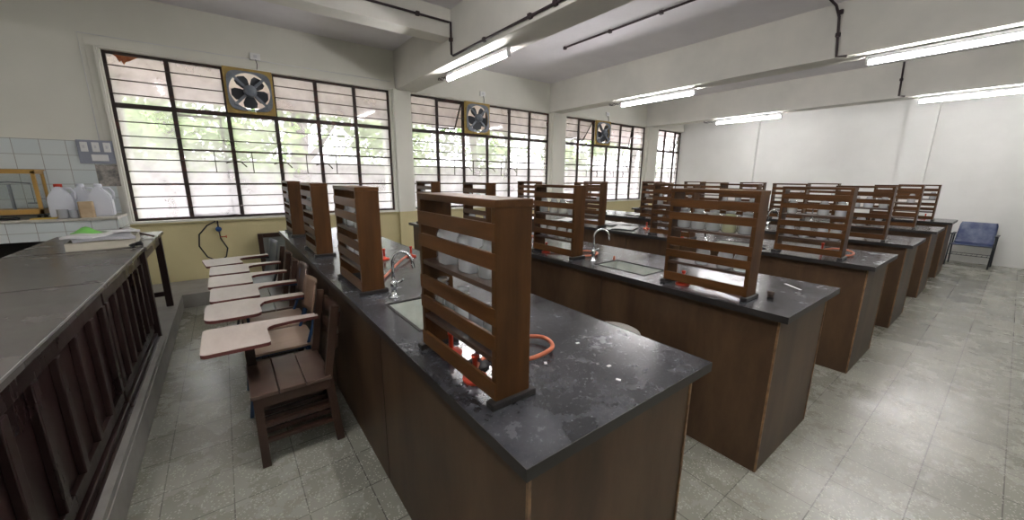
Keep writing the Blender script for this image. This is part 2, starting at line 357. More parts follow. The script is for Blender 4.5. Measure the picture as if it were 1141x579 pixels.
# ================================================================ WINDOWS
BARS = [2.88, 2.72, 2.56, 2.24, 2.07, 1.79, 1.64, 1.32, 1.17]
def window(i, x0, x1, ncol, fancol, cw, tilt=None):
    y = YW + .10
    f = MB(); t = .032
    f.box(x0, x1, y - .02, y + .02, HEAD - t, HEAD); f.box(x0, x1, y - .02, y + .02, SILL, SILL + t)
    f.box(x0, x0 + t, y - .02, y + .02, SILL + t, HEAD - t); f.box(x1 - t, x1, y - .02, y + .02, SILL + t, HEAD - t)
    fr = struct(f.build('window_%d' % i, M['steel']))
    cols = [x0 + cw * k for k in range(ncol + 1)]
    tr = MB().box(x0 + t, x1 - t, y - .022, y + .022, TRANS - .028, TRANS + .028); tr.build('transom', M['steel'], fr)
    for cx in cols[1:]:
        if cx < x1 - .1:
            MB().box(cx - .024, cx + .024, y - .026, y + .026, SILL + t, HEAD - t).build('mullion', M['steel'], fr)
    for z in (1.93, 1.48):
        MB().box(x0 + t, x1 - t, y - .035, y - .018, z - .012, z + .012).build('rail', M['steel'], fr)
    for z in BARS:
        b = MB()
        segs = [(x0 + .01, x1 - .01)]
        if fancol is not None and z > TRANS: segs = [(x0 + .01, cols[fancol]), (cols[fancol + 1], x1 - .01)]
        for a, c in segs: b.tube([(a, y - .032, z), (c, y - .032, z)], .0075, 6)
        b.build('grille_bar', M['bar'], fr)
    for k in range(ncol):
        a, c = cols[k] + .024, min(cols[k + 1], x1) - .024
        if c - a < .05: continue
        if tilt and k in tilt:          # open hopper sash, hinged at its top and swung outwards
            s = MB(); h = TRANS_H = HEAD - TRANS - .06; ang = tilt[k]
            mt = Matrix.Translation((0, y, HEAD - .03)) @ Matrix.Rotation(ang, 4, 'X')
            for bx in ((a, c, -.012, .012, -.025, 0), (a, c, -.012, .012, -h, -h + .025), (a, a + .022, -.012, .012, -h, 0), (c - .022, c, -.012, .012, -h, 0)):
                s.box(*bx, mtx=mt)
            sa = s.build('open_sash', M['steel'], fr)
            MB().box(a + .02, c - .02, -.002, .002, -h + .02, -.02, mtx=mt).build('pane', M['pane'], sa)
        elif not (fancol == k):
            MB().box(a, c, y - .002, y + .002, TRANS + .028, HEAD - t).build('pane', M['pane'], fr)
        MB().box(a, c, y - .002, y + .002, SILL + t, TRANS - .028).build('pane', M['pane'], fr)
        if 0 < k < ncol - 1 or ncol < 4:
            h = MB(); hx = a + (c - a) * (.62 if k % 2 else .36)
            h.box(hx - .006, hx + .006, y - .034, y - .022, 1.64, 1.93)
            h.build('grille_strut', M['bar'], fr)
            if k != 1:
                g = MB(); g.tube([(cols[k] + .0, y - .04, 1.80), (cols[k] + .07, y - .10, 1.79), (cols[k] + .13, y - .11, 1.72)], .008, 6)
                g.tube([(cols[k], y - .04, 1.80), (cols[k] - .10, y - .09, 1.77)], .007, 6)
                g.build('window_handle', M['steel'], fr)
    # sill and head casing
    struct(MB().box(x0 - .04, x1 + .03, YW - .035, YW + .08, SILL - .045, SILL - .001, .006).build('window_sill', M['win_wall']))
window(1, -.957, 2.465, 6, 2, .570)
window(2, 2.805, 6.18, 6, 2, .5625, {1: .55})
window(3, 6.647, 9.92, 6, 2, .5455, {1: .62, 4: .15})
window(4, 10.43, 11.86, 3, None, .56, {2: .3})
sa = MB(); mt = Matrix.Translation((-.36, YW + .125, 0)) @ Matrix.Rotation(.10, 4, 'Z')
for b_ in ((0, .46, -.01, .01, 2.36, 2.385), (.435, .46, -.01, .01, 1.06, 2.385), (0, .46, -.01, .01, 1.05, 1.07)): sa.box(*b_, mtx=mt)
sa.build('open_sash', M['steel'], bpy.data.objects['window_1'])
# raised casing round the first window
c = MB()
for b in ((-1.07, 2.50, YW - .010, YW, HEAD + .02, HEAD + .10), (-1.07, -.99, YW - .010, YW, 2.0, HEAD + .02), (-1.0, -.972, YW - .04, YW, SILL, HEAD)): c.box(*b, .003)
struct(c.build('trim_1', M['win_wall']))
for k, (a, b) in enumerate(((2.80, 6.19), (6.6, 9.94), (10.38, XR))):
    struct(MB().box(a, b, YW - .015, YW, HEAD + .02, HEAD + .10, .003).build('trim_%d' % (k + 2), M['win_wall']))
# thin cable conduit above the windows
tag(MB().tube([(-1.11, YW - .012, 1.99), (-1.11, YW - .012, 3.17), (2.49, YW - .012, 3.17)], .0045, 6).build('cable_conduit', M['batten']), 'thin pale cable conduit running up and along the wall above the first window', 'conduit')
# exfoliated rust patch at the first window's top corner
rp = [(0, 0), (.05, -.03), (.09, -.13), (.12, -.10), (.15, -.17), (.19, -.11), (.24, -.09), (.3, -.05), (.36, -.01), (.38, 0)]
MB().prism([(x * .6 - .87, z * .6) for x, z in rp], 0, .004, Matrix.Translation((0, YW + .095, HEAD - .034)) @ Matrix.Rotation(PI / 2, 4, 'X')).build('rust_patch', M['rust'], bpy.data.objects['window_1'])
# outside: eave, posts, ground, wall
struct(MB().box(XL, 14, YW + .2, 8.9, 3.12, 3.24).build('eave_slab', M['eave']))
struct(MB().box(XL, 14, 8.75, 8.9, 2.82, 3.12).build('eave_edge', M['eave']))
for cx in (-1.25, 3.15, 8.0, 13.2):
    struct(MB().box(cx - .14, cx + .14, 8.6, 8.85, -.2, 3.12).build('veranda_post', M['white_wall']))
struct(MB().box(-30, 50, YW + .2, 60, -.4, -.2).build('ground', M['ground']))
struct(MB().box(-12, 40, 19, 19.2, -.2, 2.2).build('boundary_wall', M['compound_wall']))
def tree(x, y, h, r, crown, label, seed, lean=0):
    rn = random.Random(seed)
    t = thing('tree', label, 'tree', (x, y, -.2), 0, 'trees outside the windows')
    pts = [(lean * i / 6 * h * .3 + .06 * math.sin(i * 1.7 + seed), .05 * math.cos(i), h * i / 6) for i in range(7)]
    b = MB().tube(pts, [r * (1 - .09 * i) for i in range(7)], 10)
    for k in range(5):
        p = Vector(pts[2 + k % 4]); d = Vector((rn.uniform(-1, 1), rn.uniform(-.7, .7), .9)).normalized()
        b.tube([p, p + d * h * .16, p + d * h * .33 + Vector((0, 0, .2))], [r * .4, r * .28, r * .12], 7)
    b.build('trunk', M['bark'], t)
    lv = MB()
    cs = [(rn.uniform(-1, 1) * crown, rn.uniform(-.8, .8) * crown, h * rn.uniform(.42, 1.15)) for _ in range(11)]
    for i in range(4200):
        c0 = Vector(rn.choice(cs)); d = Vector((rn.gauss(0, 1), rn.gauss(0, 1), rn.gauss(0, .8))) * crown * .26
        c0 += d; a = Vector((rn.gauss(0, 1), rn.gauss(0, 1), rn.gauss(0, 1))).normalized(); bb = a.orthogonal().normalized(); s_ = rn.uniform(.08, .17)
        lv.bm.faces.new([lv.bm.verts.new(c0 + v) for v in (a * s_, bb * s_ * .45, -a * s_, -bb * s_ * .45)])
    lv.build('foliage', M['leaf'], t)
for a in ((-1.3, 14.5, 5, .16, 1.8, 'leafy tree outside the left part of the first window', 1, .1), (1.9, 13, 6, .30, 1.6, 'thick grey tree trunk outside the middle of the first window', 2, .05),
          (5.2, 14, 5.5, .18, 1.5, 'slanting tree outside the gap between first and second windows', 3, .5), (9.6, 15.5, 5.5, .2, 1.9, 'leafy tree outside the middle of the second window', 4, -.2),
          (15.2, 15.0, 5, .18, 1.7, 'tree outside the third window', 5, .1), (21.5, 15.5, 5.5, .2, 2.2, 'tree outside the narrow fourth window', 6, 0), (-2.6, 17.5, 6, .2, 2.6, 'bushy tree far outside the left edge of the first window', 7, .0), (6.9, 18, 6.5, .25, 2.7, 'bushy tree far outside the left part of the second window', 8, .1), (13.0, 17.8, 6, .2, 2.4, 'bushy tree far outside, between second and third windows', 9, 0)):
    tree(*a)

# ================================================================ TILED CORNER WITH COUNTER
struct(MB().box(XL, -1.05, YW - .008, YW, .9, 1.985).build('wall_tiles', M['tiles']))
struct(MB().box(-1.19, -1.0, YW - .014, YW, 1.46, 1.715, .002).build('plaster_patch', M['plaster']))
ct = thing('tiled_counter', 'white tiled counter built against the wall beside the first window', 'counter', (0, 0, 0))
MB().box(XL, -1.0, 6.14, YW - .008, 1.10, 1.13, .004).build('worktop', M['counter'], ct)
MB().box(XL, -1.0, 6.16, 6.24, .90, 1.10).box(-1.55, -1.0, 6.16, 6.24, .17, .90).box(-1.06, -1.0, 6.24, YW - .008, .17, 1.10).build('tiled_front', M['tiles'], ct)
MB().box(XL, -1.55, 6.62, YW - .008, .17, .9).build('recess_shade_panel', M['kick'], ct)  # black panel stands in for the shade inside the knee opening
# switch board
sb = thing('switch_board', 'grey wall switch board with three switches beside the first window', 'switch board', (-1.15, YW - .002, 1.86))
MB().box(-.155, .155, -.03, 0, -.135, .135, .004).build('plate', M['fan_grey'] if 0 else mat('grey_board', (.30, .32, .38), .5), sb)
for k in range(3):
    s = MB().box(-.125 + k * .095, -.065 + k * .095, -.045, -.03, .0, .11, .004).build('switch', M['white_plastic'], sb)
    MB().box(-.105 + k * .095, -.085 + k * .095, -.052, -.045, .04, .075, .002).build('rocker', M['batten'], s)
MB().box(-.05, .09, -.042, -.03, -.105, -.03, .004).build('socket', M['white_plastic'], sb)
# balance in its glazed wooden case
bc = thing('balance_case', 'yellow varnished wooden case with glass sides holding a laboratory balance', 'balance', (-1.80, 6.42, 1.13))
f = MB(); W, D, H = .23, .14, .50; t = .028
for sx in (-1, 1):
    for sy in (-1, 1): f.box(sx * W - t * (sx > 0), sx * W + t * (sx < 0), sy * D - t * (sy > 0), sy * D + t * (sy < 0), .05, H)
for z0, z1 in ((.05, .10), (H - .03, H)):
    f.box(-W, W, -D, -D + t, z0, z1); f.box(-W, W, D - t, D, z0, z1); f.box(-W, -W + t, -D, D, z0, z1); f.box(W - t, W, -D, D, z0, z1)
f.build('frame', M['yellow_wood'], bc)
MB().box(-W - .01, W + .01, -D - .01, D + .01, H, H + .015, .003).build('lid', M['yellow_wood'], bc)
MB().box(-W - .015, W + .015, -D - .015, D + .015, .03, .05, .004).build('base', M['black'], bc)
f = MB()
for sx in (-.18, .18):
    for sy in (-.1, .1): f.lathe([(.018, 0), (.014, .03)], (sx, sy, 0), 8)
f.build('foot', M['black'], bc)
MB().box(-W + .02, W - .02, -D + .012, -D + .015, .1, H - .03).box(W - .014, W - .011, -D + .02, D - .02, .1, H - .03).build('glass', M['clear_glass'], bc)
b = MB().box(-.13, .13, -.05, .05, .052, .075).tube([(0, 0, .07), (0, 0, .36)], .014, 8).tube([(-.15, 0, .37), (0, 0, .385), (.15, 0, .37)], .008, 6)
for sx in (-.15, .15): b.tube([(sx, 0, .37), (sx, 0, .16)], .003, 5); b.lathe([(.001, .15), (.05, .155), (.055, .165)], (sx, 0, 0), 12)
b.build('balance_beam', M['fan_grey'], bc)
# plastic jugs
def jug(x, y, label, cap, rz):
    t = thing('plastic_jug', label, 'jug', (x, y, 1.13), rz, 'white plastic jugs on the tiled counter')
    P = [(-.09, 0), (.09, 0), (.095, .02), (.095, .20), (.07, .26), (.03, .31), (.03, .335), (-.03, .335), (-.035, .31), (-.085, .24), (-.095, .20), (-.095, .02)]
    b = MB(); b.prism(P, -.065, .065, Matrix.Rotation(PI / 2, 4, 'X'))
    bmesh.ops.bevel(b.bm, geom=list(b.bm.edges), offset=.012, segments=2, affect='EDGES')
    b.build('body', M['jug'], t)
    MB().tube([(.035, -.0, .315), (.085, 0, .315), (.11, 0, .27), (.105, 0, .19)], .013, 8).build('handle', M['jug'], t)
    MB().lathe([(.033, .33), (.033, .36), (.025, .365)], (0, 0, 0), 14).build('cap', cap, t)
jug(-1.44, 6.34, 'white plastic jug with a red cap, leftmost of three on the counter', M['red'], .1)
jug(-1.30, 6.46, 'middle of the three white plastic jugs, standing further back', M['jug'], 0)
jug(-1.14, 6.36, 'rightmost white plastic jug, at the counter end near the window', M['jug'], 0)
cj = MB().prism(rrect(-.06, .06, -.05, .05, .02), 0, .17); cj.box(-.055, .055, -.04, .04, .17, .175, .002)
ca = cj.build('carton', M['carton'], None, (-1.24, 6.22, 1.13), .15); tag(ca, 'tan carton standing in front of the white jugs', 'carton')
for k, (x, y, r, h, lb, m_) in enumerate(((-1.42, 6.21, .045, .09, 'low clear glass beaker in front of the red-capped jug', 'jar_cloudy'), (-1.34, 6.2, .035, .08, 'small cloudy glass cup beside the tan carton', 'jar_cloudy'))):
    tag(MB().lathe([(r * .9, 0), (r, .01), (r, h), (r * 1.08, h + .004), (r * .95, h), (r * .92, .012), (0.0, .01)], (0, 0, 0), 16).build('beaker', M[m_], None, (x, y, 1.13)), lb, 'beaker')
tag(MB().box(-.09, .09, -.06, .06, 0, .012, .002).build('folder', mat('yellow_card', (.60, .42, .08), .6), None, (-1.56, 6.21, 1.13), .1), 'yellow folder lying at the counter edge beside the balance case', 'folder')
tag(MB().tube([(-.16, 0, .012), (-.05, .03, .014), (.03, -.02, .012), (.12, .01, .012)], .012, 7).build('cable', M['black'], None, (-1.85, 6.22, 1.13)), 'black cable lying on the counter in front of the balance case', 'cable')

# ================================================================ TEACHER'S DESKS (on the platform)
def desk(y0, y1, label, xr=-.60, xl=-1.36, sp=.2):
    t = thing('teacher_desk', label, 'desk', (-.98, (y0 + y1) / 2, .17), 0, "panelled desks on the teacher's platform")
    hy = (y1 - y0) / 2; X0, X1 = xl + .98, xr + .98
    MB().box(X0, X1, -hy, hy, .795, .83, .004).build('top', M['desk_top'], t)
    MB().box(X1, X1 + .004, -hy, hy, .823, .832).build('edging', M['edge_metal'], t)
    MB().box(X0 + .04, X1 - .05, -hy + .01, hy - .01, .035, .795).build('carcass', M['desk_wood'], t)
    MB().box(X1 - .05, X1 - .03, -hy + .01, hy - .01, .70, .79, .003).box(X1 - .05, X1 - .03, -hy + .01, hy - .01, .09, .16, .003).build('front_rail', M['desk_wood'], t)
    n = max(2, round((y1 - y0) / sp))
    for k in range(n + 1):
        yy = -hy + .04 + (2 * hy - .08) * k / n
        MB().box(X1 - .05, X1 - .022, yy - .027, yy + .027, .16, .70, .005).build('batten', M['desk_wood'], t)
    MB().box(X0 + .02, X1 - .015, -hy, hy, .035, .07, .006).box(X0 + .02, X1 - .0, -hy, hy, 0, .035, .006).build('plinth', M['desk_wood'], t)
    return t
desk(.45, 3.055, "long dark panelled desk nearest the camera on the platform", sp=.255)
desk(3.065, 4.36, 'shorter dark panelled desk in the middle of the platform row')
t = thing('side_table', 'dark table on open legs at the window end of the platform desks', 'table', (-.95, 4.97, .17))
MB().box(-.40, .37, -.60, .59, .80, .832, .004).build('top', M['desk_top'], t)
MB().box(-.34, .33, -.56, -.54, .70, .80).box(-.34, .33, .53, .55, .70, .80).box(.31, .33, -.54, .53, .70, .80).box(-.34, -.32, -.54, .53, .70, .80).build('apron', M['desk_wood'], t)
for sx in (-.33, .32):
    for sy in (-.55, .54): MB().box(sx - .03, sx + .03, sy - .03, sy + .03, 0, .80, .004).build('leg', M['desk_wood'], t)
MB().box(-.30, .29, .52, .56, .12, .17).box(-.30, .29, -.57, -.53, .12, .17).build('stretcher', M['desk_wood'], t)
# box lid full of papers
t = thing('paper_tray', 'shallow ivory box full of papers on the side table', 'tray', (-.87, 4.72, 1.002), .08)
b = MB().box(-.20, .20, -.28, .28, 0, .008); b.box(-.2, -.19, -.28, .28, .008, .062).box(.19, .2, -.28, .28, .008, .062).box(-.19, .19, -.28, -.27, .008, .062).box(-.19, .19, .27, .28, .008, .062)
b.build('box', M['tray'], t)
def sheet(x, y, z, w_, h_, rz, m_, label, cat='papers', name='paper_stack', th=.012, group=None):
    o = MB().grid(6, 6, lambda u, v: ((u - .5) * w_, (v - .5) * h_, .006 * math.sin(u * 4 + v * 3) + .008), (0, 0, th)).build(name, m_, None, (x, y, z), rz)
    return tag(o, label, cat, group)
sheet(-.88, 4.68, 1.060, .36, .46, .25, M['grey_paper'], 'grey newspaper sheets lying on top of the ivory box', th=.02)
sheet(-.95, 4.60, 1.083, .20, .26, -.3, M['paper'], 'small stack of white papers on the ivory box', th=.018)
sheet(-.80, 4.86, 1.083, .22, .18, .5, M['paper'], 'white booklet at the window side of the ivory box', 'booklet', 'booklet', .02)
gb = MB().grid(8, 8, lambda u, v: ((u - .5) * .18, (v - .5) * .13, .045 * math.sin(u * PI) * math.sin(v * PI) * (1 + .3 * math.sin(9 * u + 7 * v)) + .004), (0, 0, .008)).build('plastic_bag', M['green'], None, (-.99, 4.80, 1.09), .3); tag(gb, 'crumpled bright green plastic bag among the papers', 'bag')
tag(MB().tube([(-.06, 0, .012), (-.02, .03, .014), (.03, -.02, .03), (.05, .02, .014), (.0, .0, .02), (.06, -.02, .012)], .012, 7).build('cable', M['black'], None, (-.62 - .03, 4.45, 1.002), 1.4), 'tangle of black cable in front of the ivory box', 'cable')
tag(MB().bar((-.0, -.16, .012), (.0, .16, .085), .016).build('wooden_stick', M['chair_wood'], None, (-.72, 5.10, 1.004), .9), 'thin brown wooden stick propped up behind the ivory box', 'stick')

# ================================================================ STUDENT BENCHES
ZT = .942
BX = [.483, 2.135, 3.985, 5.675, 7.52, 9.39]
Y0, Y1 = .575, 5.36
ORD = ['first', 'second', 'third', 'fourth', 'fifth', 'sixth']
def make_bench():
    t = thing('lab_bench', 'x', 'lab bench', (0, 0, 0), 0, 'rows of laboratory benches')
    W = .875; L_ = Y1 - Y0; sx0, sx1, sy0, sy1 = .13, .40, .895, 1.335
    tp = MB()
    tp.box(0, sx0, 0, L_, ZT - .032, ZT); tp.box(sx1, W, 0, L_, ZT - .032, ZT)
    tp.box(sx0, sx1, 0, sy0, ZT - .032, ZT); tp.box(sx0, sx1, sy1, L_, ZT - .032, ZT)
    bmesh.ops.remove_doubles(tp.bm, verts=tp.bm.verts, dist=1e-5)
    tp.build('top', M['top'], t)
    e_ = .003; MB().ring([(-e_, -e_), (W + e_, -e_), (W + e_, L_ + e_), (-e_, L_ + e_)], [(0, 0), (W, 0), (W, L_), (0, L_)], ZT - .035, ZT + .0005).build('top_edge', M['foot'], t)
    MB().box(.045, W - .045, .045, L_ - .045, .0, ZT - .033, skip=('t',)).build('body', M['ply'], t)
    for cx in (.045, W - .045):
        MB().box(cx - .005, cx + .005, .040, .050, .01, ZT - .034).build('corner_strip', M['strip'], t)
    for k in range(1, 4):
        MB().box(.043, .0455, .045 + k * 1.15 - .002, .045 + k * 1.15 + .002, .02, ZT - .04).build('panel_joint', M['kick'], t)
    s = MB(); th = .008
    s.box(sx0, sx1, sy0, sy1, ZT - .20, ZT - .19); s.box(sx0, sx0 + th, sy0, sy1, ZT - .19, ZT - .006); s.box(sx1 - th, sx1, sy0, sy1, ZT - .19, ZT - .006)
    s.box(sx0 + th, sx1 - th, sy0, sy0 + th, ZT - .19, ZT - .006); s.box(sx0 + th, sx1 - th, sy1 - th, sy1, ZT - .19, ZT - .006)
    si = s.build('sink', M['porcelain'], t)
    MB().lathe([(.025, 0), (.028, .004), (.0, .004)], ((sx0 + sx1) / 2, (sy0 + sy1) / 2, ZT - .19), 14).build('drain', M['chrome'], si)
    MB().ring([(sx0 - .004, sy0 - .004), (sx1 + .004, sy0 - .004), (sx1 + .004, sy1 + .004), (sx0 - .004, sy1 + .004)],
              [(sx0 + .008, sy0 + .008), (sx1 - .008, sy0 + .008), (sx1 - .008, sy1 - .008), (sx0 + .008, sy1 - .008)], ZT, ZT + .003).build('sink_rim', M['kick'], t)
    fx, fy = .21, 1.43
    fa = MB().lathe([(.030, 0), (.030, .006), (.016, .012), (.013, .05), (.018, .06), (.018, .09), (.011, .10)], (fx, fy, ZT), 14)
    pts = [(fx, fy, ZT + .09), (fx, fy, ZT + .20)] + [(fx + .0 + (.055 - .055 * math.cos(a)) * .75, fy - (.055 - .055 * math.cos(a)) * .75, ZT + .20 + .062 * math.sin(a)) for a in [PI * k / 8 for k in range(1, 8)]] + [(fx + .085, fy - .085, ZT + .175)]
    fa.tube(pts, .0085, 10)
    f_ = fa.build('faucet', M['chrome'], t)
    MB().tube([(fx, fy, ZT + .075), (fx + .05, fy + .01, ZT + .085)], .008, 8).tube([(fx + .05, fy - .015, ZT + .10), (fx + .05, fy + .035, ZT + .075)], .006, 6).build('faucet_handle', M['chrome'], f_)
    return t
b0 = make_bench()
BL = ['dark wooden lab bench with black top nearest the camera, in the foreground', 'second lab bench from the camera, its top holding a small cork near the aisle corner',
      'third lab bench from the camera, with loose papers towards the windows', 'fourth lab bench from the camera', 'fifth lab bench from the camera, last but one before the far wall', 'sixth and farthest lab bench, beside the blue chair at the far wall']
for i, x in enumerate(BX):
    if i == 0: b0.location = (x, Y0, 0); b0['label'] = BL[0]
    else: copy_tree(b0, (x, Y0, 0), label=BL[i])

# ---- slatted racks
RL = .50; RW = .125
def make_rack():
    t = thing('bottle_rack', 'x', 'rack', (0, 0, 0), 0, 'slatted bottle racks on the benches')
    MB().box(0, RW, 0, .022, .012, .598, .003).build('end_panel', M['rack'], t)
    MB().box(0, RW, RL - .022, RL, .012, .598, .003).build('end_panel', M['rack'], t)
    MB().box(-.002, RW + .002, -.002, RL + .002, .580, .602, .002).build('top_board', M['rack_slat'], t)
    for z0, z1 in ((.024, .078), (.176, .224), (.252, .303), (.412, .459), (.491, .539)):
        MB().box(-.003, .009, .001, RL - .001, z0, z1, .002).build('slat', M['rack_slat'], t)
    for z0 in (.135, .345):
        MB().box(.002, RW - .01, .022, RL - .022, z0, z0 + .016, .002).build('shelf', M['shelf'], t)
        MB().box(RW - .01, RW - .002, .022, RL - .022, z0 - .004, z0 + .020).build('shelf_lip', M['shelf'], t)
    for yy in (-.012, RL - .024):
        MB().box(-.02, RW + .02, yy, yy + .036, 0, .022, .005).build('foot', M['foot'], t)
    return t
r0 = make_rack()
RY = [.81, 2.13, 3.42, 4.76]
RN = ['first from the aisle end', 'second from the aisle end', 'third from the aisle end', 'fourth from the aisle end']
ROFF = [.075, .10, .10, .075, .18, .14]
# ---- jars: prototypes
def make_jar(kind, mt):
    t = thing('glass_jar', 'x', 'jar', (0, 0, 0))
    if kind == 0: prof = [(.030, 0), (.034, .005), (.034, .075), (.026, .092), (.018, .098), (.018, .118), (.021, .12)]
    elif kind == 1: prof = [(.034, 0), (.041, .006), (.041, .075), (.034, .098), (.024, .106), (.024, .112)]
    elif kind == 2: prof = [(.028, 0), (.030, .004), (.031, .085), (.034, .09), (.032, .089), (.028, .084), (.027, .008), (0.0, .006)]
    else: prof = [(.040, 0), (.044, .006), (.044, .105), (.034, .125), (.024, .130), (.024, .145)]
    MB().lathe(prof, (0, 0, 0), 16, sq=.5 if kind in (0, 3) else 0).build('body', mt, t)
    if kind == 0: MB().lathe([(.013, .118), (.015, .128), (.022, .132), (.022, .142), (.001, .146)], (0, 0, 0), 14).build('stopper', M['jar'], t)
    elif kind == 1: MB().lathe([(.026, .108), (.027, .120), (.001, .124)], (0, 0, 0), 14).build('lid', M['jar_cloudy'], t)
    elif kind == 3: MB().lathe([(.027, .14), (.027, .158), (.001, .160)], (0, 0, 0), 14).build('lid', M['jar_cloudy'], t)
    return t
JP = {}
def jar_at(kind, mk, loc, label, group, rz=0):
    k = (kind, mk)
    if k not in JP:
        t = make_jar(kind, M[mk]); t.location = loc; t.rotation_euler.z = rz; t['label'] = label; t['group'] = group; JP[k] = t
    else: copy_tree(JP[k], loc, rz, label, group)
ORDN = ['first', 'second', 'third', 'fourth', 'fifth', 'sixth']
KN = {0: 'stoppered glass bottle', 1: 'squat glass jar', 2: 'glass beaker', 3: 'large glass jar'}
MN = {'jar': 'clear', 'jar_cloudy': 'cloudy', 'jar_yellow': 'yellowish'}
SPEC = {(0, 0): ([(0, 'jar', .12), (3, 'jar_cloudy', .22), (3, 'jar_cloudy', .37)][::-1], [(2, 'jar', .10), (2, 'jar_cloudy', .19), (0, 'jar', .28), (2, 'jar', .37), (0, 'jar', .45)]),
        (1, 0): ([(1, 'jar', .07), (1, 'jar_yellow', .16), (1, 'jar', .25), (1, 'jar', .34), (1, 'jar', .43)], [(1, 'jar', .07), (1, 'jar_cloudy', .16), (1, 'jar', .29)]),
        (2, 0): ([(1, 'jar_cloudy', .07), (1, 'jar', .19), (1, 'jar', .42)], [(1, 'jar', .08), (1, 'jar_cloudy', .17), (1, 'jar', .30), (1, 'jar', .42)])}
for i, bx in enumerate(BX):
    for j, ry in enumerate(RY):
        rx = bx + ROFF[i] + (.0 if j < 3 else -.0)
        where = 'on the %s bench from the camera, %s' % (ORD[i], RN[j])
        lab = 'brown slatted wooden rack ' + where
        if (i, j) == (0, 0): r0.location = (rx, ry, ZT); r0['label'] = 'large brown slatted wooden rack in the foreground, on the bench nearest the camera'
        else: copy_tree(r0, (rx, ry, ZT), label=lab)
        rn = random.Random(i * 10 + j)
        if (i, j) in SPEC: up, lo = SPEC[(i, j)]
        else:
            nu = [5, 4, 3, 2][min(3, j)] if i < 2 else ([4, 3, 2, 1][j] if i < 4 else [2, 1, 0, 0][j])
            nl = [4, 4, 2, 2][j] if i < 2 else ([3, 3, 2, 1][j] if i < 4 else 0)
            up = [(rn.choice([0, 1, 1]), rn.choice(['jar', 'jar', 'jar_cloudy']), .07 + .36 * (k + rn.uniform(-.1, .1)) / max(1, nu - 1 + .001)) for k in range(nu)]
            lo = [(rn.choice([1, 2]), rn.choice(['jar', 'jar', 'jar_cloudy']), .07 + .36 * (k + rn.uniform(-.1, .1)) / max(1, nl - 1 + .001)) for k in range(nl)]
        for sh, lst, z in (('upper', up, .361), ('lower', lo, .151)):
            for q, (kd, mk, yy) in enumerate(sorted(lst, key=lambda a: a[2])):
                if sh == 'lower' and kd in (3,): kd = 1
                yy = min(max(yy, .07), .43)
                rk = 'large foreground rack' if (i, j) == (0, 0) else '%s rack of the %s bench' % (ORD[j], ORD[i])
                jar_at(kd, mk, (rx + .058, ry + yy, ZT + z), '%s %s, %s from the aisle, %s shelf, %s' % (MN[mk], KN[kd], ORDN[q], sh, rk), 'glassware in the racks', rn.uniform(-.2, .2))

# ---- gas burners with rubber hoses, and bits on the benches
def burner(x, y, label, hose=None, m_='red', lie=False, z=ZT):
    t = thing('gas_burner', label, 'gas burner', (x, y, z), 0, 'gas burners on the benches')
    MB().lathe([(.042, 0), (.042, .010), (.018, .016), (.012, .024)], (0, 0, 0), 18).build('base', M[m_], t)
    MB().lathe([(.009, .02), (.009, .075), (.012, .078), (.012, .088), (.008, .09)], (0, 0, 0), 12).build('barrel', M[m_], t)
    if hose:
        h = [(px - x, py - y, .013 + dz) for px, py, dz in hose]
        # smooth
        P = [Vector((0, 0, .022))] + [Vector(p) for p in h]; S = []
        for k in range(len(P) - 1):
            p0, p1, p2, p3 = P[max(k - 1, 0)], P[k], P[k + 1], P[min(k + 2, len(P) - 1)]
            for u in [q / 6 for q in range(6)]:
                S.append(.5 * ((2 * p1) + (p2 - p0) * u + (2 * p0 - 5 * p1 + 4 * p2 - p3) * u * u + (3 * p1 - p0 - 3 * p2 + p3) * u ** 3))
        S.append(P[-1]); MB().tube(S, .0085, 8).build('hose', M['orange'], t)
    return t
burner(.62, 1.20, 'red gas burner under the foreground rack, towards the windows')
burner(.595, .985, 'orange-red gas burner lying under the foreground rack with a looped rubber hose', [(.66, 1.06, 0), (.78, 1.10, 0), (.90, 1.13, .005), (.97, 1.07, .01), (.94, .98, .01), (.84, .97, 0), (.74, 1.01, 0), (.70, 1.10, 0)])
burner(.65, 1.06, 'black gas burner under the foreground rack beside the hose', None, 'black')
burner(.98, 3.02, 'red gas burner standing between the second and third racks of the first bench', [(.90, 2.95, 0), (.80, 2.86, 0), (.72, 2.80, 0)])
burner(1.20, 3.0, 'red gas burner near the right edge of the first bench with a long hose', [(1.12, 2.90, .02), (.98, 2.72, .01), (.84, 2.52, 0), (.74, 2.36, 0)])
burner(.86, 3.55, 'red gas burner on the first bench behind its third rack', [(.9, 3.7, 0), (1.0, 3.8, 0), (1.1, 3.75, 0)])
burner(2.28, 1.20, 'red gas burner inside the foot of the aisle-end rack on the second bench', [(2.30, 1.1, .02), (2.32, 1.0, .02), (2.29, .9, .02), (2.34, .86, .01), (2.38, .98, 0), (2.36, 1.1, 0)])
burner(2.28, 2.50, 'red gas burner below the second rack of the second bench', [(2.34, 2.44, 0), (2.46, 2.36, 0), (2.58, 2.28, 0), (2.60, 2.18, 0), (2.50, 2.12, 0), (2.38, 2.14, 0), (2.3, 2.2, 0)])
burner(2.58, 3.3, 'red gas burner in the middle of the second bench', [(2.7, 3.3, 0), (2.8, 3.2, 0)])
burner(4.40, 1.02, 'red gas burner beside the aisle-end rack of the third bench', [(4.48, .98, .02), (4.54, .90, .02), (4.50, .82, .01), (4.40, .80, 0), (4.26, .84, 0)])
burner(4.16, 1.44, 'gas burner behind the aisle-end rack of the third bench', [(4.06, 1.5, 0), (4.0, 1.46, .01), (4.02, 1.38, 0)], 'black')
burner(4.5, 2.95, 'red gas burner in the middle of the third bench', [(4.4, 2.9, 0), (4.3, 2.8, 0)])
burner(4.20, 2.3, 'red gas burner below the second rack of the third bench', [(4.25, 2.4, 0), (4.2, 2.5, 0)])
